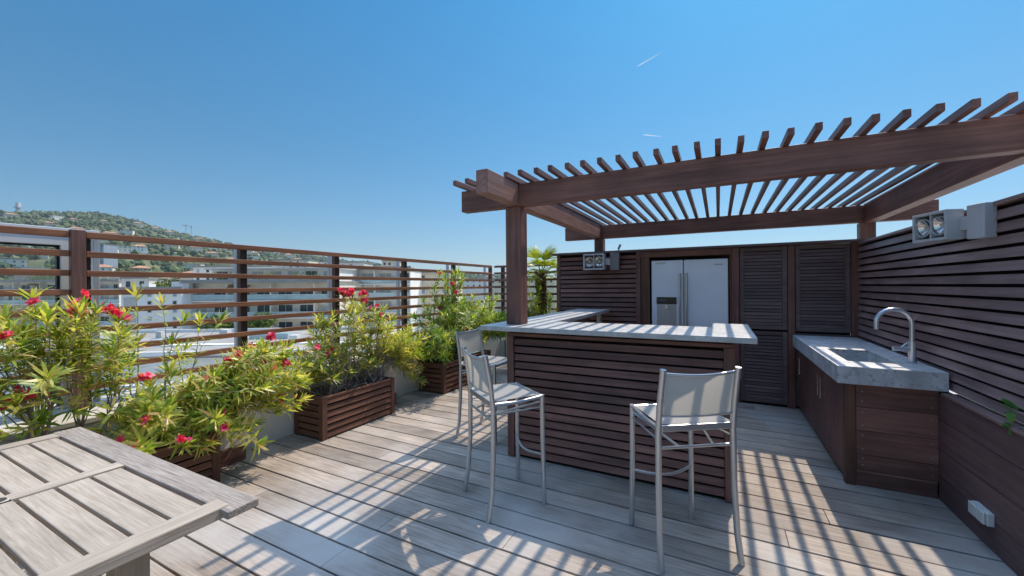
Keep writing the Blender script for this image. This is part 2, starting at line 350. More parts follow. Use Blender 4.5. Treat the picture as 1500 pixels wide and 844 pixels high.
# ------------------------------------------------------------------ shrubs
def in_poly(y, z, P):
    c = False; j = len(P)-1
    for i in range(len(P)):
        if (P[i][1] > z) != (P[j][1] > z) and y < (P[j][0]-P[i][0])*(z-P[i][1])/(P[j][1]-P[i][1])+P[i][0]: c = not c
        j = i
    return c
def bez(a, b, c, t): return a*(1-t)**2 + b*(2*t*(1-t)) + c*t*t
def rvec(): 
    v = Vector(rng.normal(size=3)); return v.normalized()
def flower(mb, p, n):
    for q in range(int(n*1.6)):
        c = p + rvec()*random.uniform(.005, .042); ax = (rvec() + Vector((.3, -.4, .6))).normalized()
        a = ax.orthogonal().normalized(); b = ax.cross(a); ph = random.random()*6
        for k in range(5):
            d_ = (a*math.cos(ph+k*1.2566)+b*math.sin(ph+k*1.2566)+ax*.45).normalized()
            mb.leaf(c, d_, ax, random.uniform(.026, .038), .028, .1)
def shrub(label, polys, xc, xs, soil, n, seed, flowers=(), extra=(), leafmat='leaf', dry=0, twigs=0, L=(.085, .135), trunk_n=11, trunk_h=.24, more=4, frac=(.25, 1), soft=.12, cat='shrub', group='oleanders in the planters', name='oleander'):
    random.seed(seed); global rng; rng = np.random.default_rng(seed)
    x0, x1, y0, y1, zs = soil
    lf = MB(); st = MB(); fl = MB(); dl = MB(); tips = []
    ys_ = [p[0] for p in polys]; zs_ = [p[1] for p in polys]
    while len(tips) < n:
        y = random.uniform(min(ys_), max(ys_)); z = random.uniform(min(zs_), max(zs_))
        if in_poly(y, z, polys): tips.append((Vector((xc+random.gauss(0, xs), y, z)), 1.0))
    tips += [(Vector(e[:3]), e[3] if len(e) > 3 else 1.0) for e in extra]
    tops = []; trunks = []
    for q in range(trunk_n):
        b_ = Vector((random.uniform(x0, x1), y0+(y1-y0)*(q+random.random())/trunk_n, zs-.02)); h_ = trunk_h*random.uniform(.6, 1.3)
        nd = b_+Vector((random.gauss(0, .05), random.gauss(0, .09), h_)); md_ = b_.lerp(nd, .5)+Vector((random.gauss(0, .03), random.gauss(0, .03), 0))
        st.tube([bez(b_, md_, nd, k/5) for k in range(6)], [.012-.0055*k/5 for k in range(6)], 7, False); trunks.append(nd)
    for tip, dens in tips:
        base = min(random.sample(trunks, min(len(trunks), 5)), key=lambda v_: abs(v_.y-tip.y)+.4*abs(v_.x-tip.x)).copy(); base.z -= .01
        mid = base.lerp(tip, .42) + Vector((random.gauss(0, .04), random.gauss(0, .04), .18*(tip-base).length))
        if tip.z < base.z: mid.z = base.z+.05
        ln = (tip-base).length; K = 7
        pts = [bez(base, mid, tip, k/(K-1)) + Vector((random.gauss(0, .004), random.gauss(0, .004), 0)) for k in range(K)]
        r_ = random.uniform(.0028, .0048)
        st.tube(pts, [r_*(1.25-.95*k/(K-1)) for k in range(K)], 5, False)
        steps = max(4, int(ln*(frac[1]-frac[0])/.021*dens)); sp = random.random()*6
        for q in range(steps):
            t = frac[0] + (frac[1]-frac[0])*(q+random.random()*.6)/steps
            if random.random() > .35+.65*((t-frac[0])/(1-frac[0])): continue
            p = bez(base, mid, tip, t); ax = ((mid-base)*(2*(1-t)) + (tip-mid)*(2*t)).normalized()
            ax = (ax*.8 + Vector((0, 0, .35))).normalized()
            a = ax.orthogonal().normalized(); b = ax.cross(a); sp += .9
            for k in range(3):
                ang = sp + k*2.094 + random.gauss(0, .25); out = a*math.cos(ang)+b*math.sin(ang)
                ele = random.uniform(.25, .75) + .55*max(0, (t-.8)/.2)
                dd = (out + ax*ele + rvec()*.18).normalized()
                (dl if random.random() < dry else lf).leaf(p, dd, ax, random.uniform(*L)*(.8+.3*t), random.uniform(.012, .021), random.uniform(.05, .4))
        ax = ((tip-mid).normalized()*.8+Vector((0, 0, .4))).normalized(); a = ax.orthogonal().normalized(); b = ax.cross(a)
        for k in range(9):
            ang = k*2.4+random.random(); out = a*math.cos(ang)+b*math.sin(ang)
            lf.leaf(tip, (out*random.uniform(.25, .9)+ax).normalized(), ax, random.uniform(*L), random.uniform(.013, .021), random.uniform(-.05, .2))
        tops.append(tip)
    tw = MB()
    for q in range(twigs):
        base = Vector((random.uniform(x0, x1), random.uniform(y0, y1), zs))
        e = base + Vector((random.gauss(0, .16), random.gauss(0, .16), random.uniform(.05, .38))); m_ = base.lerp(e, .5)+rvec()*.09
        tw.tube([bez(base, m_, e, k/4) for k in range(5)], random.uniform(.0015, .003), 4, False)
    t = thing(name, label, cat, ((x0+x1)/2, (y0+y1)/2, zs), 0, group)
    obj('foliage', lf, M[leafmat], t)
    if dl.v: obj('dry_leaves', dl, M['dryleaf'], t)
    obj('stems', st, M['bark'], t)
    if tw.v: obj('twigs', tw, M['twig'], t)
    for (x, y, z, k) in flowers: flower(fl, Vector((x, y, z)), k)
    near = sorted(tops, key=lambda v_: -(v_.x+.5*v_.z-.2*v_.y))[:len(tops)//3]
    for q in range(more):
        flower(fl, random.choice(near)+Vector((.03, -.02, .04)), random.choice((2, 3, 4, 6)))
    if fl.v: obj('blossoms', fl, M['petal'], t)
S1 = [(.35, 1.0), (.5, 1.25), (.67, 1.34), (.83, 1.36), (1.03, 1.38), (1.16, 1.32), (1.18, 1.18), (1.08, 1.06), (.83, 1.12), (.67, .98), (.5, .9)]
shrub('tall pale-stemmed oleander at the far left behind the weathered table', S1, -3.66, .16, (-3.8, -3.5, .72, 1.05, .36), 52, 11,
      flowers=[(-3.6, .98, 1.37, 8), (-3.62, 1.12, 1.36, 9), (-3.6, 1.16, 1.31, 6), (-3.5, .66, .87, 10), (-3.5, .72, .90, 6), (-3.7, .8, 1.42, 3), (-3.7, 1.03, 1.47, 3)],
      extra=[(-3.5, .62, .80), (-3.45, .70, .86), (-3.55, .55, .92), (-3.5, .8, .9), (-3.75, .82, 1.44, .8), (-3.6, 1.22, .98), (-3.6, .5, .7), (-3.45, .9, .78), (-3.5, 1.0, .88), (-3.4, 1.08, .72), (-3.6, 1.15, .8), (-3.45, .78, .74), (-3.55, .9, 1.0), (-3.5, 1.12, 1.05), (-3.7, 1.28, 1.1), (-3.4, .66, .72)], frac=(.38, 1), trunk_n=8, trunk_h=.36, more=5)
S2 = [(1.08, .62), (1.25, .80), (1.41, .88), (1.6, .98), (1.82, 1.02), (2.15, 1.02), (2.30, .85), (2.33, .61), (2.22, .42), (1.81, .30), (1.36, .32), (1.08, .46)]
shrub('wide red-flowered oleander spilling over planter beside the weathered table', S2, -3.46, .19, (-3.8, -3.5, 1.2, 1.6, .36), 112, 12,
      flowers=[(-3.45, 1.76, .92, 7), (-3.45, 1.90, .93, 7), (-3.4, 1.93, .80, 8), (-3.5, 2.13, 1.07, 7), (-3.45, 2.02, .90, 6), (-3.4, 1.62, .82, 4), (-3.3, 2.08, .56, 5), (-3.4, 2.2, .82, 5), (-3.5, 1.25, .9, 4), (-3.55, 2.0, 1.0, 4)],
      extra=[(-3.3, 1.2, .62), (-3.35, 1.1, .5), (-3.3, 1.3, .7), (-3.4, 1.2, .78), (-3.25, 1.6, .55), (-3.3, 2.2, .72), (-3.4, 2.35, .78), (-3.45, 2.38, .62), (-3.55, 2.3, .95), (-3.65, 1.27, 1.44, .45), (-3.65, 1.22, 1.28, .4), (-3.65, 1.42, 1.38, .35), (-3.65, 1.55, 1.24, .4), (-3.65, 1.66, 1.22, .4), (-3.65, 1.80, 1.22, .4), (-3.65, 1.48, 1.08, .5),
             (-3.2, 2.12, .5, .7), (-3.25, 1.5, .42), (-3.25, 1.65, .40), (-3.2, 1.35, .45), (-3.22, 1.8, .45)], more=10)
S3 = [(2.38, .66), (2.5, .92), (2.74, 1.12), (3.0, 1.28), (3.3, 1.34), (3.7, 1.22), (4.0, 1.02), (4.2, .70), (3.9, .50), (3.5, .52), (3.1, .55), (2.6, .55), (2.4, .50)]
shrub('yellowing oleander with red top blossoms and dry grey twigs in middle planter', S3, -3.64, .17, (-3.8, -3.5, 2.65, 3.5, .38), 96, 13,
      flowers=[(-3.7, 3.04, 1.45, 13), (-3.7, 3.17, 1.45, 13), (-3.65, 3.30, 1.42, 8), (-3.7, 3.1, 1.42, 10), (-3.7, 3.5, 1.27, 2)],
      extra=[(-3.7, 3.06, 1.38), (-3.7, 3.18, 1.38), (-3.68, 3.3, 1.34), (-3.6, 3.95, .45), (-3.55, 4.1, .42), (-3.55, 4.0, .32), (-3.5, 3.85, .5), (-3.55, 4.15, .7), (-3.5, 4.2, .55), (-3.5, 4.1, .25), (-3.55, 2.42, .75), (-3.5, 2.45, .6)], dry=.38, twigs=170)
S4 = [(4.15, .55), (4.2, 1.0), (4.6, 1.25), (5.0, 1.32), (5.5, 1.32), (6.1, 1.25), (6.5, .9), (6.3, .50), (5.2, .46), (4.5, .44)]
shrub('tallest dense green oleander in the farthest planter near the bar', S4, -3.58, .19, (-3.75, -3.5, 4.6, 5.6, .38), 150, 14,
      flowers=[(-3.6, 4.95, 1.55, 3), (-3.55, 5.0, 1.42, 3), (-3.5, 6.1, .85, 8), (-3.6, 5.6, 1.15, 3)],
      extra=[(-3.65, 4.72, 1.66), (-3.65, 4.85, 1.62), (-3.65, 4.6, 1.45), (-3.62, 5.05, 1.66), (-3.62, 5.15, 1.70), (-3.62, 5.25, 1.62), (-3.62, 5.0, 1.5), (-3.62, 5.2, 1.5), (-3.6, 4.8, 1.45), (-3.6, 5.9, 1.1), (-3.45, 6.0, .75)], leafmat='leafdark', frac=(.2, 1), L=(.10, .16), trunk_n=14)
S5 = [(6.25, .5), (6.3, 1.4), (6.6, 1.62), (6.9, 1.5), (7.0, .6)]
shrub('yellow-green bushy shrub round the foot of the palm', S5, -2.95, .36, (-3.2, -2.6, 6.4, 6.85, 0), 62, 15, group=None, name='shrub', frac=(.2, 1), more=0, trunk_h=.5, L=(.10, .17), leafmat='leaf')

# palm
pt = thing('palm_tree', 'small fan palm with shaggy brown trunk left of the dark cabin', 'palm', (-2.90, 6.75, 0))
tr = MB(); random.seed(3)
tr.tube([(-2.90+.02*math.sin(k), 6.75, k*.155) for k in range(12)], [.085+.012*math.sin(k*2.1) for k in range(12)], 10)
obj('trunk', tr, M['palmtrunk'], pt)
fb = MB()
for k in range(420):
    z = random.uniform(.1, 1.75); a = random.random()*6.28; o_ = Vector((math.cos(a), math.sin(a), 0))
    fb.leaf(Vector((-2.90, 6.75, z))+o_*.08, (o_*.55+Vector((0, 0, .8))).normalized(), o_, random.uniform(.06, .12), .03, .3)
obj('fibre', fb, M['palmtrunk'], pt)
fr = MB()
for k in range(26):
    a = k*2.4; el = random.uniform(-.25, 1.35); dirv = Vector((math.cos(a)*math.cos(el), math.sin(a)*math.cos(el), math.sin(el)))
    top = Vector((-2.90, 6.75, 1.70)); hub = top + dirv*random.uniform(.22, .34) + Vector((0, 0, .02))
    side = dirv.cross(Vector((0, 0, 1))).normalized(); nn = side.cross(dirv)
    fr.tube([top, hub], .006, 4, False)
    for q in range(-8, 9):
        an = q*.15; dd = (dirv*math.cos(an)+side*math.sin(an)-nn*.02*abs(q)).normalized()
        fr.leaf(hub, dd, nn, random.uniform(.26, .34), .022, .22)
obj('crown', fr, M['palmleaf'], pt)

# ------------------------------------------------------------------ slatted joinery
def louvres(axis, face, inward, a, b, z0, z1, pitch, mat, tilt=.012, thick=.014, fill=.73):
    m = MB(); n = max(1, round((z1-z0)/pitch)); p = (z1-z0)/n
    for i in range(n):
        z = z0+p*i; zt = z+p*fill
        prof = [(face, z), (face+inward*tilt, zt), (face+inward*(tilt+thick), zt), (face+inward*thick, z)]
        if (axis == 'y') == (inward > 0): prof = prof[::-1]
        m.prism(prof, axis, a, b)
    return m
# bar
bar = thing('bar_counter', 'dark slatted L-shaped outdoor bar with grey stone top', 'bar', (-.8, 3.3, 0))
SL = MB(); zt0, zt1 = 1.115, 1.155
i_ = [(-1.86, 2.97), (.22, 2.97), (.22, 3.96), (-.05, 3.96), (-.05, 3.60), (-1.39, 3.60), (-1.39, 5.74), (-1.86, 5.74)]
SL.prism(i_, 'z', zt0, zt1)
obj('countertop', SL, M['stone'], bar, .004)
obj('front_slats', louvres('x', 3.112, 1, -1.598, .028, .03, 1.055, .0705, M['dark_x']), M['dark_x'], bar)
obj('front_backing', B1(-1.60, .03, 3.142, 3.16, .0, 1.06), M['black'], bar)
obj('top_rail', B1(-1.665, .10, 3.104, 3.17, 1.061, 1.088), M['dark_x'], bar, .003)
obj('corner_post', B1(-1.665, -1.60, 3.102, 3.165, .01, 1.060), M['dark_z'], bar, .003)
obj('corner_post', B1(.03, .10, 3.102, 3.165, .005, 1.060), M['dark_z'], bar, .003)
obj('side_panel', B1(.035, .085, 3.166, 3.86, .0, 1.060), M['dark_z'], bar, .003)
obj('side_panel', louvres('y', -1.655, 1, 3.32, 5.0, .03, 1.055, .0705, M['dark_y']), M['dark_y'], bar)
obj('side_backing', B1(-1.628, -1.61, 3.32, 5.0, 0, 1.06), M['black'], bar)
obj('support_batten', MB().box(-1.66, .09, 3.175, 3.215, 1.03, 1.113).box(-1.60, -1.56, 3.32, 5.3, 1.03, 1.113), M['dark_x'], bar)
obj('back_panel', B1(-1.55, .03, 3.52, 3.54, 0, 1.1), M['dark_x'], bar)
obj('support_leg', MB().tube([(-1.47, 5.45, 0), (-1.47, 5.45, 1.112)], .035, 14), M['alu'], bar, smooth=True)

# pergola
pg = thing('pergola', 'dark brown timber pergola with open rafters above the bar', 'pergola', (-.1, 4.5, 0))
obj('post', B1(-1.70, -1.55, 3.16, 3.30, 1.157, 2.205), M['dark_z'], pg, .006)
obj('post', B1(-1.665, -1.53, 5.93, 6.06, 1.998, 2.20), M['dark_z'], pg, .006)
obj('post', B1(1.46, 1.60, 5.93, 6.07, 1.998, 2.20), M['dark_z'], pg, .006)
obj('post', B1(2.05, 2.2, 3.16, 3.30, 0, 2.20), M['dark_z'], pg, .006)
obj('front_beam', B1(-2.17, 2.3, 3.15, 3.25, 2.207, 2.405), M['dark_x'], pg, .006)
obj('rear_beam', B1(-2.13, 2.12, 5.93, 6.03, 2.202, 2.400), M['dark_x'], pg, .006)
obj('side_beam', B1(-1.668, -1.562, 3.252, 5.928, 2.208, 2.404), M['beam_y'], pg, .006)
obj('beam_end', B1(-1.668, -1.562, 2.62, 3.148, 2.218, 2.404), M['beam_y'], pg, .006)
obj('side_beam', MB().box(1.49, 1.60, 3.252, 5.928, 2.19, 2.400), M['dark_y'], pg, .006)
XR = [-2.112, -1.981, -1.850, -1.718] + [-1.585+.1312*k for k in range(28)]
for x in XR:
    w = random.uniform(-.006, .006); dz = random.uniform(0, .004)
    if x < 2.0: obj('rafter', B1(x+w, x+w+.036, 2.93+random.uniform(-.012, .012), 6.25+random.uniform(-.02, .02), 2.4065+dz, 2.452+dz), M['dark_y'], pg, .003)

# ------------------------------------------------------------------ cabin at the back
ut = thing('utility_cabin', 'dark slatted utility cabin with louvred doors and fridge niche', 'cabin', (-.4, 6.2, 0))
YW = 5.80
obj('roof', B1(-2.29, 1.48, 5.73, 6.75, 1.966, 1.996), M['louvre'], ut, .004)
for q in ((-2.22, -2.17, YW, 0, 1.965), (-1.03, -.972, YW-.006, 0, 1.965), (-.971, .155, YW-.004, 1.882, 1.964), (.156, .235, YW-.006, 0, 1.965), (.745, .815, YW-.004, 0, 1.965), (1.345, 1.47, YW-.004, 0, 1.965)):
    obj('frame_rail' if q[3] else 'frame_post', B1(q[0], q[1], q[2], YW+.05, q[3], q[4]), M['dark_x' if q[3] else 'dark_z'], ut, .004)
obj('slat_panel', louvres('x', YW+.004, 1, -2.168, -1.032, .03, 1.945, .0685, M['dark_x']), M['dark_x'], ut)
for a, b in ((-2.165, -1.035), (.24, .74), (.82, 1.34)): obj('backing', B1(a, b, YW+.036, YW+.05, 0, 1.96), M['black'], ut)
obj('niche_lining', MB().box(-.968, -.85, YW+.01, YW+.03, 0, 1.88).box(-.968, -.95, YW+.031, 6.6, 0, 1.88).box(.128, .152, YW+.02, 6.6, 0, 1.88).box(-.94, .12, 6.6, 6.62, 0, 1.9), M['red_z'], ut)
obj('side_wall', MB().box(-2.22, -2.19, YW+.052, 6.65, 0, 1.965).box(-2.18, 1.4, 6.66, 6.69, 0, 1.965), M['louvre'], ut)
def louvre_door(x0, x1, z0, z1):
    f_ = .045; y = YW
    o = obj('door', MB().box(x0, x0+f_, y+.002, y+.03, z0, z1).box(x1-f_, x1, y+.002, y+.03, z0, z1).box(x0+f_+.001, x1-f_-.001, y+.004, y+.03, z0, z0+f_).box(x0+f_+.001, x1-f_-.001, y+.004, y+.03, z1-f_, z1), M['louvre'], ut, .003)
    obj('louvres', louvres('x', y+.008, 1, x0+f_+.001, x1-f_-.001, z0+f_+.004, z1-f_-.004, .041, None, .007, .010, .84), M['louvre'], o)
louvre_door(.243, .738, .94, 1.955); louvre_door(.243, .738, .03, .915); louvre_door(.822, 1.338, .93, 1.955); louvre_door(.822, 1.338, .03, .905)

# fridge in the niche
fg = thing('fridge', 'tall steel double-door fridge with water dispenser in the cabin niche', 'fridge', (-.36, 6.15, 0))
obj('body', B1(-.825, .110, 5.885, 6.55, .02, 1.82), M['steelside'], fg, .006)
dl_ = obj('door', B1(-.828, -.418, 5.825, 5.88, .06, 1.835), M['steel'], fg, .01)
dr_ = obj('door', B1(-.410, .113, 5.825, 5.88, .06, 1.835), M['steel'], fg, .01)
for x, par in ((-.458, dl_), (-.375, dr_)):
    obj('handle', MB().tube([(x, 5.785, .62), (x, 5.785, 1.655)], .013, 10).tube([(x, 5.785, .68), (x, 5.824, .68)], .009, 8).tube([(x, 5.785, 1.6), (x, 5.824, 1.6)], .009, 8), M['handle'], par, smooth=True)
dp = obj('dispenser', MB().box(-.762, -.505, 5.818, 5.8235, 1.235, 1.33), M['blackgloss'], dl_, .002)
obj('display', B1(-.735, -.64, 5.8155, 5.8172, 1.275, 1.30), M['lampdark'], dl_)
obj('recess', MB().box(-.758, -.509, 5.819, 5.8238, .925, 1.232), M['silverpanel'], dl_, .002)
obj('spout', MB().box(-.66, -.61, 5.806, 5.8186, 1.165, 1.225).box(-.68, -.59, 5.809, 5.8186, .935, .955), M['handle'], dl_, .003)
obj('sticker', B1(-.775, -.645, 5.8225, 5.8243, 1.785, 1.81), M['plastic'], dl_)
obj('badge', B1(-.05, .055, 5.8225, 5.8243, 1.752, 1.768), M['lampgrey'], dr_)

# ------------------------------------------------------------------ right-hand wall
rw = thing('slatted_wall', 'tall dark slatted screen wall on the right above the plank wall', 'wall', (1.43, 3, .75))
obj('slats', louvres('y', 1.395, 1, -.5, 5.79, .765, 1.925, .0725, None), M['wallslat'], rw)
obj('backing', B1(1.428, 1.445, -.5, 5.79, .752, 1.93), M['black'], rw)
obj('cap', B1(1.385, 1.46, -.5, 5.725, 1.932, 1.957), M['wallslat'], rw, .004)
lw = thing('plank_wall', 'low dark plank wall with narrow ledge beneath the slatted screen', 'wall', (1.4, 2, 0))
m = MB()
for z0, z1 in ((.0, .168), (.172, .352), (.356, .556), (.560, .728)): m.box(1.345, 1.385, -.5, 3.80, z0, z1)
obj('planks', m, M['louvre_y'], lw, .003)
obj('ledge', B1(1.338, 1.425, -.5, 3.745, .730, .750), M['wallslat'], lw, .003)
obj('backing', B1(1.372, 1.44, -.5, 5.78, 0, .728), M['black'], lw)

# kitchen unit
kt = thing('outdoor_kitchen', 'concrete-topped outdoor kitchen unit with sink and tap', 'kitchen unit', (1.1, 4.8, 0))
X0, X1, Y0, Y1, zb, zt = .785, 1.384, 3.752, 5.785, .757, .886
sx0, sx1, sy0, sy1 = .905, 1.21, 4.02, 4.72
m = MB(); m.box(X0, sx0, Y0, Y1, zb, zt).box(sx1, X1, Y0, Y1, zb, zt).box(sx0, sx1, Y0, sy0, zb, zt).box(sx0, sx1, sy1, Y1, zb, zt)
# weld the four blocks into one slab with an opening
v = [(X0, Y0), (X1, Y0), (X1, Y1), (X0, Y1), (sx0, sy0), (sx1, sy0), (sx1, sy1), (sx0, sy1)]
m = MB(); m.v = [(x, y, z) for z in (zb, zt) for x, y in v]
for k in range(4):
    q = (k+1) % 4
    m.f += [(k, q, 8+q, 8+k), (8+k, 8+q, 12+q, 12+k), (k, 4+k, 4+q, q), (4+q, 4+k, 12+k, 12+q)]
obj('worktop', m, M['concrete'], kt, .005)
bs = MB(); bs.v = [(x, y, z) for x, y, z in [(sx0, sy0, zt-.02), (sx1, sy0, zt-.02), (sx1, sy1, zt-.02), (sx0, sy1, zt-.02), (sx0+.02, sy0+.02, .72), (sx1-.02, sy0+.02, .72), (sx1-.02, sy1-.02, .72), (sx0+.02, sy1-.02, .72)]]
bs.f = [(0, 1, 5, 4), (1, 2, 6, 5), (2, 3, 7, 6), (3, 0, 4, 7), (4, 5, 6, 7)]
bs.v = [(x+(.002 if x < 1.05 else -.002), y+(.002 if y < 4.4 else -.002), z) for x, y, z in bs.v]
obj('basin', bs, M['concrete'], kt)
m = MB()
for z0, z1 in ((.125, .235), (.238, .412), (.415, .585), (.588, .755)): m.box(.90, 1.344, 3.79, 3.815, z0, z1)
obj('end_panel', m, M['dark_x'], kt, .003)
sc = MB()
for z in (.16, .21, .28, .38, .45, .55, .63, .70):
    for x in (.935, 1.31): sc.tube([(x, 3.7893, z), (x, 3.787, z)], .004, 8)
obj('screws', sc, M['alu'], kt)
obj('corner_post', B1(.835, .898, 3.788, 3.85, .0, .755), M['red_z'], kt, .004)
obj('plinth', MB().box(.842, 1.34, 3.80, 3.82, 0, .10).box(.842, 1.34, 3.793, 3.82, .102, .122), M['dark_x'], kt, .003)
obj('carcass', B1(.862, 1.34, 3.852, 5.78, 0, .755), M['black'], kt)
for y0, y1, hy in ((3.856, 4.49, 4.44), (4.496, 5.13, 4.55), (5.136, 5.775, 5.48)):
    o = obj('door', B1(.838, .860, y0, y1, .04, .752), M['dark_z'], kt, .003)
    obj('handle', MB().tube([(.806, hy, .47), (.806, hy, .66)], .006, 8).tube([(.806, hy, .50), (.839, hy, .50)], .005, 8).tube([(.806, hy, .63), (.839, hy, .63)], .005, 8), M['handle'], o, smooth=True)
tp = Vector((1.325, 4.15, .887)); arc = [tp+Vector((0, 0, .0)), tp+Vector((0, 0, .30))]
for k in range(1, 13):
    a = math.pi*k/12; arc.append(tp+Vector((-.105+.105*math.cos(a), .0, .30+.105*math.sin(a))))
arc.append(arc[-1]+Vector((0, 0, -.055)))
fa = obj('faucet', MB().tube(arc, .0165, 14).tube([tp, tp+Vector((0, 0, .16))], .025, 16).tube([tp, tp+Vector((0, 0, .006))], .028, 16), M['chrome'], kt, smooth=True)
obj('lever', MB().tube([tp+Vector((-.0, 0, .10)), tp+Vector((-.115, -.01, .10))], .019, 14).tube([tp+Vector((-.06, 0, .115)), tp+Vector((-.03, -.01, .15))], .006, 8), M['chrome'], fa, smooth=True)

# socket on plank wall
sk = thing('wall_socket', 'small white weatherproof socket box low on the plank wall', 'socket', (1.345, 3.27, .18))
obj('back_box', B1(1.312, 1.3445, 3.165, 3.325, .145, .218), M['plastic'], sk, .006)
obj('cover', MB().box(1.297, 1.3115, 3.169, 3.243, .148, .216).box(1.297, 1.3115, 3.247, 3.321, .148, .216), M['plastic'], sk, .006)

# flood lights
def floodlight(label, loc, rz, boxmat='lampgrey', size=1.0):
    t = thing('floodlight', label, 'floodlight', (0, 0, 0), 0, 'twin floodlights on the terrace walls')
    x0, x1, y0, y1, z0, z1, w = -.25, .055, -.165, -.045, -.115, .115, .022
    obj('housing', MB().box(x0, x1, y0, y1, z1-w, z1).box(x0, x1, y0, y1, z0, z0+w).box(x0, x0+w, y0, y1, z0+w, z1-w).box(x1-w, x1, y0, y1, z0+w, z1-w).box(-.102, -.090, y0+.01, y1, z0+w, z1-w), M['lampgrey'], t, .003)
    obj('back_plate', B1(x0+w, x1-w, -.056, -.047, z0+w, z1-w), M['lampdark'], t)
    for cx in (-.165, -.022):
        o = obj('lamp', MB().disc((cx, -.152, 0), (-.15, -1, -.25), .022, .066, .05).disc((cx, -.152, 0), (-.15, -1, -.25), .060, .070, .0), M['reflector'], t, smooth=True)
        obj('bulb', MB().tube([(cx+.006, -.108, .01), (cx-.002, -.14, 0)], [.02, .012], 12), M['lens'], o, smooth=True)
        obj('ring', MB().tube([(cx+.071*math.cos(a*.3927), -.150, .071*math.sin(a*.3927)) for a in range(17)], .005, 6), M['lampgrey'], o)
    gb = obj('gear_box', B1(.12, .25, -.088, -.006, -.125, .125), M[boxmat], t, .006)
    obj('bracket', MB().box(.056, .119, -.075, -.05, -.05, .05).box(-.12, -.08, -.044, -.002, -.03, .03), M['lampgrey'], t, .002)
    t.location = loc; t.rotation_euler = (0, 0, rz); t.scale = (size,)*3; return t
floodlight('twin-lamp grey floodlight on the cabin wall left of the fridge', (-1.498, 5.795, 1.84), 0, 'lampbox')
floodlight('twin-lamp grey floodlight near top of the right-hand slatted wall', (1.345, 3.455, 1.855), -math.pi/2+R(19), 'lampgrey', .80)
sp_ = thing('spotlight', 'tiny blue-grey spotlight tilted upward on the cabin roof', 'spotlight', (-1.27, 5.8, 1.997))
obj('body', MB().tube([(-1.275, 5.80, 2.02), (-1.245, 5.80, 2.085)], .016, 12), M['bblue'], sp_, smooth=True)
obj('foot', MB().tube([(-1.275, 5.80, 1.997), (-1.275, 5.80, 2.03)], .008, 8), M['lampdark'], sp_)

# ------------------------------------------------------------------ stools
def make_stool(label):
    t = thing('bar_stool', label, 'bar stool', (0, 0, 0), 0, 'grey bar stools round the bar')
    rr = .0165
    for s in (-1, 1):
        rear = [(s*.226, -.232, 0), (s*.222, -.205, .16), (s*.218, -.190, .40), (s*.215, -.187, .72), (s*.214, -.205, .88), (s*.212, -.238, 1.058)]
        obj('rear_leg', MB().tube(rear, rr, 10), M['alu'], t, smooth=True)
        obj('front_leg', MB().tube([(s*.200, .195, 0), (s*.196, .188, .40), (s*.194, .186, .752)], rr, 10), M['alu'], t, smooth=True)
        obj('side_rail', MB().tube([(s*.214, -.185, .735), (s*.20, 0, .727), (s*.194, .186, .742)], .013, 8), M['alu'], t, smooth=True)
        obj('brace', MB().tube([(s*.190, .17, .705), (s*.10, -.186, .632)], .0075, 6), M['alu'], t, smooth=True)
        obj('side_stretcher', MB().tube([(s*.196, .186, .672), (s*.215, -.188, .672)], .006, 6), M['alu'], t, smooth=True)
    obj('seat_bar', B1(-.20, .20, -.197, -.180, .716, .752), M['alu'], t, .004)
    obj('seat_bar', MB().tube([(-.18, .188, .738), (.18, .188, .738)], .012, 8), M['alu'], t, smooth=True)
    obj('stretcher', MB().tube([(-.216, -.188, .630), (.216, -.188, .630)], .009, 8), M['alu'], t, smooth=True)
    obj('footrest', MB().tube([(-.196+.392*k/8, .188-.05*math.sin(math.pi*k/8), .345-.02*math.sin(math.pi*k/8)) for k in range(9)], .009, 8), M['alu'], t, smooth=True)
    st = MB(); nx, ny = 8, 8
    for z_ in (0,):
        for j in range(ny+1):
            for i in range(nx+1):
                u, v_ = i/nx, j/ny; hw = .205-.012*v_
                st.v.append((-hw+2*hw*u, -.18+.375*v_, .756+z_-.016*math.sin(math.pi*u)*(.6+.4*math.sin(math.pi*v_))-(.018 if v_ > .99 else 0)))
    for L_ in (0,):
        for j in range(ny):
            for i in range(nx):
                a = L_*(nx+1)*(ny+1)+j*(nx+1)+i; q = (a, a+1, a+nx+2, a+nx+1); st.f.append(q if not L_ else q[::-1])
    obj('seat', st, M['mesh'], t, smooth=True)
    bk = MB()
    for z_ in (0,):
        for j in range(7):
            for i in range(9):
                u, v_ = i/8, j/6; z = .80+.235*v_; hw = .2035-.002*v_
                bk.v.append((-hw+2*hw*u, -.196-.036*v_*v_-.02*math.sin(math.pi*u)-z_, z-.012*math.sin(math.pi*u)*(v_ > .99)))
    for L_ in (0,):
        for j in range(6):
            for i in range(8):
                a = L_*63+j*9+i; q = (a, a+1, a+10, a+9); bk.f.append(q if not L_ else q[::-1])
    obj('backrest', bk, M['mesh'], t, smooth=True)
    obj('back_bar', MB().tube([(-.208+.416*k/8, -.232-.022*math.sin(math.pi*k/8), 1.036-.012*math.sin(math.pi*k/8)) for k in range(9)], .008, 8), M['alu'], t, smooth=True)
    obj('back_bar', MB().tube([(-.211+.422*k/8, -.197-.022*math.sin(math.pi*k/8), .802) for k in range(9)], .006, 8), M['alu'], t, smooth=True)
    return t
s1 = make_stool('grey bar stool with its back to the viewer before the bar front')
s1.location = (-.218, 2.512, 0); s1.rotation_euler = (0, 0, R(34.5))
copy_tree(s1, (-1.347, 2.486, 0), R(-37), 'grey bar stool at left corner of the bar seen from its side')
copy_tree(s1, (-2.08, 3.47, 0), R(-90), 'farthest grey bar stool tucked under left arm of the bar')

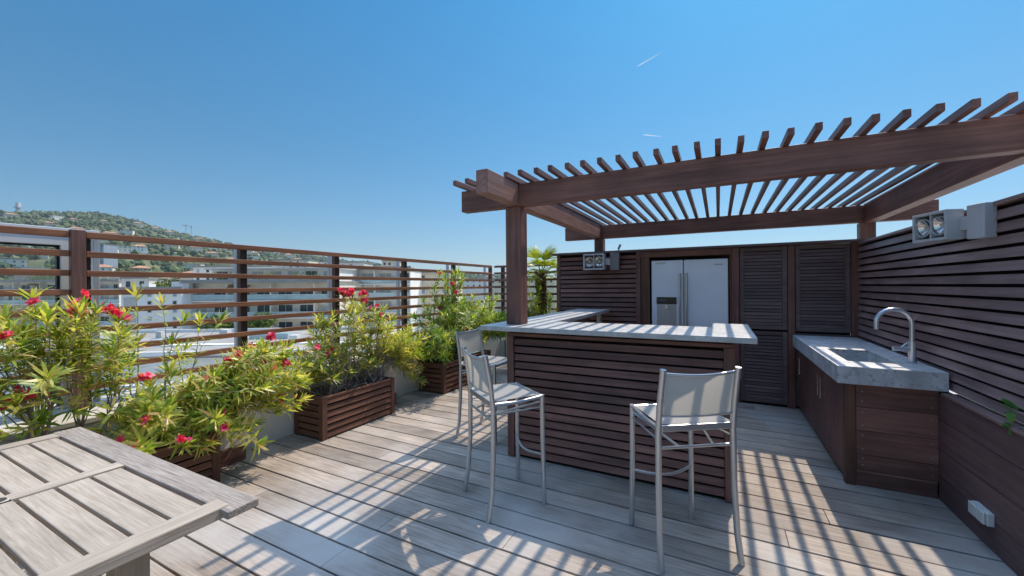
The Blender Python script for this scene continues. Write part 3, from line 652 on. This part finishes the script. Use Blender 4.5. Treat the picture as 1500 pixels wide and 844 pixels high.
# ------------------------------------------------------------------ table
tb = thing('garden_table', 'weathered grey slatted teak table with umbrella hole', 'table', (-2.28, .41, 0))
TZ = .75
for k in range(7):
    y0 = .733 - .0965*(k+1) + .006
    segs = ((-2.995, -2.315), (-2.245, -1.588))
    for a, b in segs:
        dz = random.uniform(-.002, .0005)
        obj('board', B1(a, b, y0, y0+.0855, TZ-.024+dz, TZ-.002+dz), M['teak_x'], tb, .003)
obj('edge_board', B1(-3.11, -1.465, .742, .845, TZ-.028, TZ-.0005), M['rough_x'], tb, .004, label='greyer rough outer board along the long side')
obj('edge_board', B1(-3.11, -1.465, -.045, .058, TZ-.028, TZ-.0005), M['teak_x'], tb, .004)
obj('end_batten', B1(-1.586, -1.508, .059, .770, TZ-.036, TZ+.004), M['teak_y'], tb, .004)
obj('end_batten', B1(-3.075, -2.997, .059, .740, TZ-.036, TZ+.003), M['teak_y'], tb, .004)
mb = MB(); n = 20     # middle batten with the umbrella hole
hx, hy, hr = -2.28, .405, .028
out = [(-2.314, .059), (-2.246, .059), (-2.246, .740), (-2.314, .740)]
ring = [(hx+hr*math.cos(6.28318*k/n), hy+hr*math.sin(6.28318*k/n)) for k in range(n)]
for y0, y1 in ((.059, hy-.03), (hy+.03, .740)): mb.box(-2.314, -2.246, y0, y1, TZ-.03, TZ+.002)
sq = []
for k in range(n):
    c_, s_ = math.cos(6.28318*k/n), math.sin(6.28318*k/n); q = max(abs(c_)/.034, abs(s_)/.03); sq.append((hx+c_/q, hy+s_/q))
i0 = len(mb.v); mb.v += [(x, y, TZ+.002) for x, y in ring] + [(x, y, TZ+.002) for x, y in sq] + [(x, y, TZ-.03) for x, y in ring]
mb.f += [(i0+k, i0+(k+1) % n, i0+n+(k+1) % n, i0+n+k) for k in range(n)] + [(i0+k, i0+2*n+k, i0+2*n+(k+1) % n, i0+(k+1) % n) for k in range(n)]
obj('middle_batten', mb, M['teak_y'], tb)
obj('apron', MB().box(-2.95, -1.66, .60, .63, TZ-.11, TZ-.03).box(-2.95, -1.66, .15, .18, TZ-.11, TZ-.03), M['teak_x'], tb)
for x in (-1.655, -2.99):
    obj('leg', B1(x, x+.062, .50, .585, 0, TZ-.038), M['teak_z'], tb, .004)
    obj('leg', B1(x, x+.062, .20, .285, 0, TZ-.038), M['teak_z'], tb, .004)

# leafy plant just entering on the right
pl = thing('leafy_plant', 'glossy green leaves entering at right edge above the ledge', 'plant', (1.40, 2.80, .75))
lf = MB(); stm = MB(); random.seed(5)
for e in ((1.36, 3.03, .83), (1.35, 3.02, .74), (1.38, 2.9, .95), (1.36, 2.7, .9), (1.37, 2.84, .8), (1.34, 2.75, .78)):
    e = Vector(e); b_ = Vector((1.395, 2.78, .752)); m_ = b_.lerp(e, .5)+Vector((0, 0, .06))
    stm.tube([bez(b_, m_, e, k/5) for k in range(6)], .004, 5, False)
    for k in range(7):
        dd = (rvec()+Vector((-.2, .35, .2))).normalized()
        if dd.x > .1: dd.x *= -1
        lf.leaf(e+rvec()*.012, dd, Vector((0, 0, 1)), random.uniform(.05, .075), .034, .12)
obj('leaves', lf, M['succulent'], pl); obj('stem', stm, M['bark'], pl)

# ------------------------------------------------------------------ land
SKY = [(-900, 330), (-400, 318), (-100, 306), (0, 307), (60, 308), (150, 311), (200, 322), (240, 334), (270, 342), (300, 349), (350, 360), (400, 369), (450, 374), (490, 379), (560, 388), (600, 395), (670, 402), (720, 404), (800, 409), (950, 414), (1500, 417), (3000, 418)]
def sky_el(az):                                     # ridge height over distance, by compass bearing from the terrace
    if abs(az) > R(75): return .004
    px = 750+FPX*math.tan(az)
    for (a, ya), (b, yb) in zip(SKY[:-1], SKY[1:]):
        if a <= px <= b: y = ya+(yb-ya)*(px-a)/(b-a); return (419.1-y)/FPX*math.cos(az)
    return .004
GZ, RID = -22., 1500.
def land(x, y):
    v = Vector((x, y, 0)); r = v.length; az = math.atan2(v.dot(r0), v.dot(F))
    e = sky_el(az)
    top = e*RID+1.5
    if r < 190: z = GZ
    elif r < RID: t = (r-190)/(RID-190); z = GZ+(top-GZ)*(t**1.12)
    else: t = min(1, (r-RID)/1500); z = top+(GZ-top)*(t*t*(3-2*t))
    if r > 300: z += 3.5*math.sin(x*.021+1)*math.sin(y*.017)*min(1, (r-300)/300)*min(1, max(0., top/60))
    return z
gm = MB(); rs = [3, 30, 80, 140, 190, 240, 300, 370, 450, 540, 640, 750, 870, 1000, 1130, 1260, 1380, 1460, 1500, 1560, 1700, 2000, 2500, 3000, 5000, 8000]
NA = 240
for r in rs:
    for k in range(NA):
        a = 6.28318*k/NA; x, y = r*math.sin(a), r*math.cos(a); gm.v.append((x, y, land(x, y)))
for i in range(len(rs)-1):
    for k in range(NA): gm.f.append((i*NA+k, (i+1)*NA+k, (i+1)*NA+(k+1) % NA, i*NA+(k+1) % NA))
gm.f.append(tuple(range(NA-1, -1, -1)))
struct('ground', gm, M['hillground'])
sm = MB(); sm.v = [(186*math.sin(6.28318*k/64), 186*math.cos(6.28318*k/64), GZ+.03) for k in range(64)]; sm.f = [tuple(range(63, -1, -1))]
struct('street', sm, plain('pale_bounce_paving', (.46, .43, .385), .9, spec=.1, var=.25, scale=.15))  # pale ground sheet added to bounce sunlight onto the shaded facades

# wooded slopes: one mass
import bmesh
bm = bmesh.new(); bmesh.ops.create_icosphere(bm, subdivisions=1, radius=1); bv = np.array([v.co[:] for v in bm.verts]); bf = np.array([[v.index for v in f.verts] for f in bm.faces]); bm.free()
V = []; FF = []; rng = np.random.default_rng(5); random.seed(21); cnt = 0
while cnt < 6000:
    px = random.uniform(-160, 740); r = random.uniform(260, 1530) if random.random() < .75 else random.uniform(1350, 1520)
    az = math.atan((px-750)/FPX); d_ = F*math.cos(az)+r0*math.sin(az); x, y = d_.x*r, d_.y*r
    if sky_el(az)*RID < 28 and random.random() < .55: continue
    s = random.choice((random.uniform(1.6, 3.4), random.uniform(3, 5.6)))*(.75+.35*r/1500); h = s*random.uniform(.7, 1.25)
    for q in range(2):
        jit = rng.uniform(.5, 1.4, size=(len(bv), 1)); o_ = rng.normal(0, .45, 3)*s*np.array([1, 1, .3])
        v_ = bv*jit*np.array([s, s, h])*(1 if q == 0 else .65)+np.array([x, y, land(x, y)+h*.75])+o_*q
        FF.append(bf+len(V)*len(bv)); V.append(v_)
    cnt += 1
me = bpy.data.meshes.new('hillside_wood'); me.from_pydata(np.concatenate(V).tolist(), [], np.concatenate(FF).tolist()); me.materials.append(M['wood_mass'])
hw = bpy.data.objects.new('hillside_wood', me); C.objects.link(hw); hw['kind'] = 'stuff'; tag(hw, 'dark green wood of pines covering the hillside beyond the city', 'wood')

# ------------------------------------------------------------------ city
def blind_of(me):
    k = me.name+'_blind'
    if k not in bpy.data.meshes: q = me.copy(); q.name = k; q.materials[0] = random.choice((M['shutter'], M['shutter'], M['bblue'])); return q
    return bpy.data.meshes[k]
def windows(t, mW, mP, spots):
    for x, y, z in spots:
        o = bpy.data.objects.new('window', mW); C.objects.link(o); o.parent = t; o.location = (x, y, z)
        p = bpy.data.objects.new('pane' if hash((round(x*7), round(z*5))) % 10 > 3 else 'blind', mP if hash((round(x*7), round(z*5))) % 10 > 3 else blind_of(mP)); C.objects.link(p); p.parent = o
def win_mesh(w, h, frame, pane):
    f = MB(); a = .08
    f.box(-w/2, w/2, -.05, .04, h-a, h).box(-w/2, w/2, -.05, .04, 0, a).box(-w/2, -w/2+a, -.05, .04, a, h-a).box(w/2-a, w/2, -.05, .04, a, h-a)
    if w > 1.4: f.box(-.03, .03, -.045, .04, a, h-a)
    return f.mesh('window', frame), MB().box(-w/2+a, w/2-a, -.02, .03, a, h-a).mesh('pane', pane)
def block(label, px0, px1, w, ytop, floors, mat, style, fh=3.0, depth=12, shown=4, rot=0, bays=None, cat='building', roofmat='flatroof', name='apartment_building', rail='brail', group=None):
    cx, cy = bearing((px0+px1)/2, w); wd = (px1-px0)/FPX*w; zt = elev(ytop, w); cx += F.x*depth/2; cy += F.y*depth/2
    t = thing(name, label, cat, (cx, cy, GZ), YAW+rot, group); t['_o'] = [0, 0, 0]
    H = zt-GZ; y0 = -depth/2; hw_ = wd/2; rec = 1.6 if style == 'balcony' else 0
    # roof slab and body
    obj('wall', B1(-hw_, hw_, y0+rec, depth/2, 0, H-.3), M[mat], t)
    obj('roof', MB().box(-hw_-.3, hw_+.3, y0-.3, depth/2+.3, H-.298, H-.05).box(-hw_-.2, hw_+.2, y0-.2, y0+.1, H-.048, H+.35), M[roofmat], t)
    n = bays or max(2, int(wd/3.6)); bw_ = wd/n
    if style == 'balcony':
        mW, mP = win_mesh(bw_*.68, 2.2, M['bwhite'], M['pane'])
        for k in range(shown):
            zf = H-.3-fh*(k+1)
            bal = obj('balcony', MB().box(-hw_, hw_, y0, y0+rec-.002, zf-.22, zf), M['bwhite'], t)
            obj('railing', MB().box(-hw_+.05, hw_-.05, y0+.03, y0+.07, zf+.12, zf+.95), M[rail], bal)
            obj('handrail', MB().box(-hw_+.05, hw_-.05, y0+.0, y0+.1, zf+.96, zf+1.03), M['bwhite'], bal)
            windows(t, mW, mP, [(-hw_+bw_*(i+.5), y0+rec-.01, zf+.08) for i in range(n)])
            for i in range(0, n+1, 2):
                a = -hw_+bw_*i+(.1 if i == 0 else 0)-(.1 if i == n else 0)
                obj('partition', B1(a-.1, a+.1, y0+.12, y0+rec-.002, zf+.002, zf+fh-.224), M[mat], t)
            if k % 2 == 0 and n > 4:
                a = -hw_+bw_*random.randrange(1, n-1); aw = MB(); aw.v = [(a, y0+.9, zf+fh-.4), (a+bw_, y0+.9, zf+fh-.4), (a+bw_, y0-.25, zf+fh-.95), (a, y0-.25, zf+fh-.95)]; aw.f = [(0, 1, 2, 3)]
                aw.v += [(x, y, z-.04) for x, y, z in aw.v]; aw.f += [(7, 6, 5, 4), (0, 3, 7, 4), (1, 5, 6, 2), (3, 2, 6, 7)]
                obj('awning', aw, M['awning'], t)
    elif style == 'windows':
        mW, mP = win_mesh(1.3, 1.5, M['bwhite'], M['pane'])
        windows(t, mW, mP, [(-hw_+bw_*(i+.5), y0-.01, H-fh*(k+1)+.7) for k in range(shown) for i in range(n)])
    return t, H, wd
random.seed(4)
t, H, wd = block('cream apartment block with long glass balconies seen through the leftmost fence bay', -60, 174, 110, 406, 8, 'bcream', 'balcony', fh=3.0)
t, H, wd = block('plain white apartment block with a column of tiny windows', 177, 266, 70, 419, 7, 'bwhite', 'none')
mW, mP = win_mesh(.75, .7, M['bgrey'], M['pane'])
windows(t, mW, mP, [(wd/2-1.2, -6.01, H-1.4-1.4*k) for k in range(7)] + [(-.3, -6.01, H-1.4-1.4*k) for k in range(6)])
mW, mP = win_mesh(2.2, 1.6, M['bgrey'], M['shutter']); windows(t, mW, mP, [(-wd/2+1.6, -6.01, H-3.0-2.9*k) for k in range(3)])
obj('rooftop_unit', MB().box(1, 3.2, -3, -1, H+.002, H+1.3).box(-3.5, -2.2, -4, -2.6, H+.002, H+.9).box(4, 5, -4, -3, H+.002, H+1.6), M['bwhite'], t)
t, H, wd = block('large pale apartment block with glass balconies and rooftop planting', 267, 491, 72, 409, 7, 'bcream', 'balcony', fh=3.15, depth=14)
cxy = t.location
obj('penthouse', B1(-wd/2+2.5, wd/2-1, -3.2, 6, H-.04, H+2.3), M['bwhite'], t)
obj('penthouse_roof', B1(-wd/2+2, wd/2-.6, -4.4, 6.3, H+2.302, H+2.55), M['bgrey'], t)
mW, mP = win_mesh(2.3, 1.7, M['bwhite'], M['pane']); windows(t, mW, mP, [(-wd/2+4.5+3.4*k, -3.21, H+.3) for k in range(7)])
rp_ = MB()
for k in range(260):
    p = Vector((random.choice((-4, 1, 7, 10, -8))+random.gauss(0, .8), -6+random.gauss(0, .3), H+.5+random.random()*.9)); rp_.leaf(p, rvec(), Vector((0, 0, 1)), .5, .3, .2)
obj('rooftop_plants', rp_, M['crownlight'], t)
block('white apartment block with glass balconies behind the middle planter', 495, 601, 84, 391, 7, 'bwhite', 'balcony', fh=3.0)
block('beige apartment block partly behind the tallest oleander', 603, 668, 95, 397, 7, 'bbeige', 'windows', fh=3.0)
block('grey office block with flat top behind the white balcony block', 497, 533, 180, 382, 9, 'bgrey', 'windows', fh=3.2)
block('slim tall beige tower rising above the fence right of centre', 560, 582, 200, 380, 10, 'bbeige', 'windows', fh=3.2, bays=3)
block('blue-grey tower on the slope right of the thick fence post', 135, 152, 330, 352, 12, 'bblue', 'windows', fh=3.3, bays=4, shown=6)
block('long white low building with a grey roof above the large block', 283, 398, 150, 387, 6, 'bwhite', 'windows', fh=3.0, shown=2)
block('cream block with a flat roof behind the plain white block', 178, 218, 92, 402, 6, 'bcream', 'windows', fh=3.0, shown=3)
block('white block with wide windows behind the thick fence post', 120, 176, 132, 398, 6, 'bwhite', 'balcony', fh=3.0, shown=3)
block('pink low block above the cream balcony block at far left', 20, 92, 190, 391, 5, 'bpink', 'windows', fh=3.0, shown=3, roofmat='tile')
block('low white terrace of flats far off right of the tallest oleander', 672, 716, 260, 408, 4, 'bwhite', 'windows', fh=3.0, shown=2)
block('low beige flats far off next to the corner fence post', 718, 812, 240, 409, 4, 'bbeige', 'windows', fh=3.0, shown=2)
block('cream block on the rising ground above the large balcony block', 400, 452, 230, 378, 8, 'bcream', 'windows', fh=3.0)
block('white slab block with a ribbon of windows below the ridge end', 452, 492, 260, 381, 8, 'bwhite', 'windows', fh=3.0)
# near lower roofs below the terrace
def lowroof(label, px0, px1, w0, w1, z, mat, extra):
    cx, cy = bearing((px0+px1)/2, (w0+w1)/2); wd = (px1-px0)/FPX*(w0+w1)/2; dp = w1-w0
    t = thing('flat_roofed_building', label, 'building', (cx, cy, GZ), YAW+R(4), 'lower roofs below the terrace'); t['_o'] = [0, 0, 0]; H = z-GZ
    obj('wall', B1(-wd/2, wd/2, -dp/2, dp/2, 0, H-.25), M['bwhite'], t)
    obj('roof', B1(-wd/2-.2, wd/2+.2, -dp/2-.2, dp/2+.2, H-.248, H), M[mat], t)
    p = MB()
    for a, b in ((-dp/2-.2, -dp/2+.1), (dp/2-.1, dp/2+.2)): p.box(-wd/2-.2, wd/2+.2, a, b, H+.002, H+.45)
    p.box(-wd/2-.2, -wd/2+.1, -dp/2+.102, dp/2-.102, H+.002, H+.45).box(wd/2-.1, wd/2+.2, -dp/2+.102, dp/2-.102, H+.002, H+.45)
    obj('parapet', p, M['bwhite'], t)
    if extra:
        obj('skylight', MB().box(-6, -3, -2, 1, H+.002, H+.5).box(4, 9, 1, 2.5, H+.002, H+.7), M['brail'], t)
        obj('vent', MB().box(-1, 0, 3, 4, H+.002, H+1.1).box(11, 12, -3, -2, H+.002, H+.9).box(-10, -9.3, 4, 4.7, H+.002, H+.9), M['bgrey'], t)
        obj('walkway', B1(-wd/2+1, wd/2-1, -4.4, -3.4, H+.002, H+.12), M['bwhite'], t)
lowroof('pale flat-roofed building with skylights below the rail fence', 60, 560, 40, 63, -5.3, 'flatroof', True)
lowroof('blue-grey flat roof nearest below the left fence', -40, 620, 17, 35, -7.2, 'roofblue', False)
lowroof('low flat-roofed building below the far fence corner', 590, 900, 45, 75, -8, 'flatroof', False)

# villas on the slope
def villa(wm, rm, wd, dp, h, hip, label):
    t = thing('villa', label, 'house', (0, 0, 0), 0, 'villas on the wooded hillside'); t['_o'] = [0, 0, 0]
    obj('wall', B1(-wd/2, wd/2, -dp/2, dp/2, -3, h), M[wm], t)
    if hip:
        r = MB(); e = .7; a, b = wd/2+e, dp/2+e; k = max(0, wd/2-dp/2)
        r.v = [(-a, -b, h+.01), (a, -b, h+.01), (a, b, h+.01), (-a, b, h+.01), (-k, 0, h+2.2), (k, 0, h+2.2)]; r.f = [(0, 1, 5, 4), (1, 2, 5), (2, 3, 4, 5), (3, 0, 4), (3, 2, 1, 0)]
        obj('roof', r, M[rm], t)
    else: obj('roof', B1(-wd/2-.3, wd/2+.3, -dp/2-.3, dp/2+.3, h+.002, h+.4), M[rm], t)
    mW, mP = win_mesh(1.5, 1.6, M['bwhite'], M['pane'])
    windows(t, mW, mP, [(-wd/2+wd*(i+.5)/4, -dp/2-.01, z) for i in range(4) for z in ([.8] if h < 4 else [.8, 3.8])])
    return t
kinds = [('bwhite', 'tile', 14, 9, 6.2, True, 'white villa with terracotta roof among the hillside trees'), ('bcream', 'flatroof', 17, 9, 6.4, False, 'cream flat-roofed villa among the hillside trees'),
         ('bpink', 'tile', 12, 9, 5.6, True, 'pink villa with terracotta roof among the hillside trees'), ('bbeige', 'tile', 18, 10, 7, True, 'long beige villa with tiled roof among the hillside trees'),
         ('bcream', 'flatroof', 15, 8, 3.6, False, 'low cream bungalow among the hillside trees')]
random.seed(31); used = []; protos = []
for q in range(138):
    for _ in range(60):
        px = random.uniform(-60, 500) if q < 70 else (random.uniform(400, 720) if q < 92 else random.uniform(-90, 520)); r = random.choice((random.uniform(195, 340), random.uniform(200, 420), random.uniform(210, 520), random.uniform(400, 1000), random.uniform(700, 1400)))
        az = math.atan((px-750)/FPX); d_ = F*math.cos(az)+r0*math.sin(az); x, y = d_.x*r, d_.y*r
        if all((x-a)**2+(y-b)**2 > 26**2 for a, b in used): break
    used.append((x, y)); k = random.randrange(5); z = land(x, y)+.9+r*.0014; rz = math.atan2(-x, y)+random.uniform(-.5, .5)
    while len(protos) < 5: protos.append(None)
    if protos[k] is None: protos[k] = villa(*kinds[k]); protos[k].location = (x, y, z); protos[k].rotation_euler = (0, 0, rz)
    else: copy_tree(protos[k], (x, y, z), rz)
# yellow house at the hilltop, mast and cranes
x, y = bearing(50, 1290)
yv = villa('bbeige', 'tile', 42, 16, 13, False, 'large ochre house near the hilltop below the radio tower'); yv.location = (x, y, elev(321, 1290)); yv.rotation_euler = (0, 0, YAW)
x, y = bearing(27, 1440); z = elev(306, 1440)
tw = thing('radio_tower', 'grey lookout tower standing on the hilltop at far left', 'tower', (x, y, z-6), YAW); tw['_o'] = [0, 0, 0]
obj('shaft', MB().box(-4, 4, -4, 4, 0, 24), M['mast'], tw); obj('platform', MB().box(-9, 8, -6, 6, 24.01, 28), M['mast'], tw); obj('cabin', MB().box(-4, 7, -4, 4, 28.01, 42), M['bgrey'], tw)
obj('base', B1(-6, 12, -7, 7, -8, 8), M['bbeige'], tw)
for px, yt, ln, lab in ((273, 326, 16, 'tower crane with long jib beyond the hill, left of its pair'), (281, 328, 7, 'tower crane seen end-on beyond the hill, right of its pair')):
    x, y = bearing(px, 1700); zt_ = elev(yt, 1700)
    ck = thing('tower_crane', lab, 'crane', (x, y, zt_-60), YAW); ck['_o'] = [0, 0, 0]
    obj('mast', B1(-.9, .9, -.9, .9, 0, 62), M['mast'], ck); obj('jib', MB().box(-ln, ln*.45, -.9, .9, 58, 60.5), M['mast'], ck); obj('counterweight', B1(ln*.3, ln*.45, -1.5, 1.5, 54, 57.9), M['mast'], ck)

# trees near the apartment blocks
def tree(label, px, w, ytop, rad, mat, seed, group='trees in the streets below'):
    random.seed(seed); global rng; rng = np.random.default_rng(seed)
    x, y = bearing(px, w); zt = elev(ytop, w)
    t = thing('street_tree', label, 'tree', (x, y, GZ), 0, group); t['_o'] = [0, 0, 0]; H = zt-GZ
    tk = MB().tube([(0, 0, 0), (.1, .1, H*.4), (.2, 0, H-rad)], [.35, .28, .16], 8)
    for k in range(6):
        a = k*1.05; tk.tube([(.15, .05, H-rad*2+.3*k), (math.cos(a)*rad*.6, math.sin(a)*rad*.6, H-rad*.9+random.uniform(-.5, .5))], [.12, .04], 5)
    obj('trunk', tk, M['trunk'], t)
    cr = MB(); cl = [(rvec()*random.uniform(.35, .85)*rad, random.uniform(.3, .55)*rad) for _ in range(22)]
    for k in range(2600):
        c, q = random.choice(cl); p = c+rvec()*q*random.uniform(.6, 1.0); p.z *= .9; p += Vector((0, 0, H-rad))
        cr.leaf(p, rvec(), rvec(), random.uniform(.25, .5), .22, .2)
    obj('crown', cr, M[mat], t)
tree('dark green tree in front of the large balcony block', 326, 65, 452, 2.9, 'crown', 41)
tree('light green tree right of second fence post below the balconies', 379, 66, 452, 2.2, 'crownlight', 42)
tree('dark green tree beside the plain white block roof', 255, 92, 400, 3.2, 'crown', 43)
tree('light green tree behind the plain white block', 232, 84, 408, 2.4, 'crownlight', 44)
tree('green tree behind the leftmost glass bay', 72, 150, 384, 5.5, 'crownlight', 45)
tree('dark green tree over the roofs right of the thick fence post', 185, 150, 380, 5.5, 'crown', 46)

hz, nh, lh, bh = newmat('haze'); nh.remove(bh); pv = nh.new('ShaderNodeVolumePrincipled'); pv.inputs['Color'].default_value = (.80, .90, 1, 1); pv.inputs['Density'].default_value = .00011; pv.inputs['Anisotropy'].default_value = .2
lh.new(pv.outputs[0], nh['Material Output'].inputs['Volume'])
o = struct('haze', B1(-8300, 8300, -8300, 8300, -40, 290), hz, 0, 'stuff')
# contrails
for px, py, qx, qy, lab in ((936, 99, 971, 79, 'white vapour trail slanting up high in the sky'), (944, 199, 972, 202, 'faint level vapour trail just above the pergola rafters')):
    w = 9000; a = bearing(px, w); b = bearing(qx, w); pa = Vector((*a, elev(py, w))); pb = Vector((*b, elev(qy, w)))
    o = obj('contrail', MB().tube([pa, pa.lerp(pb, .15), pa.lerp(pb, .5), pb], [6, 13, 11, 2], 8), M['vapour'], None); o['kind'] = 'stuff'; tag(o, lab, 'vapour trail')
for o in bpy.data.objects:
    if '_o' in o: del o['_o']
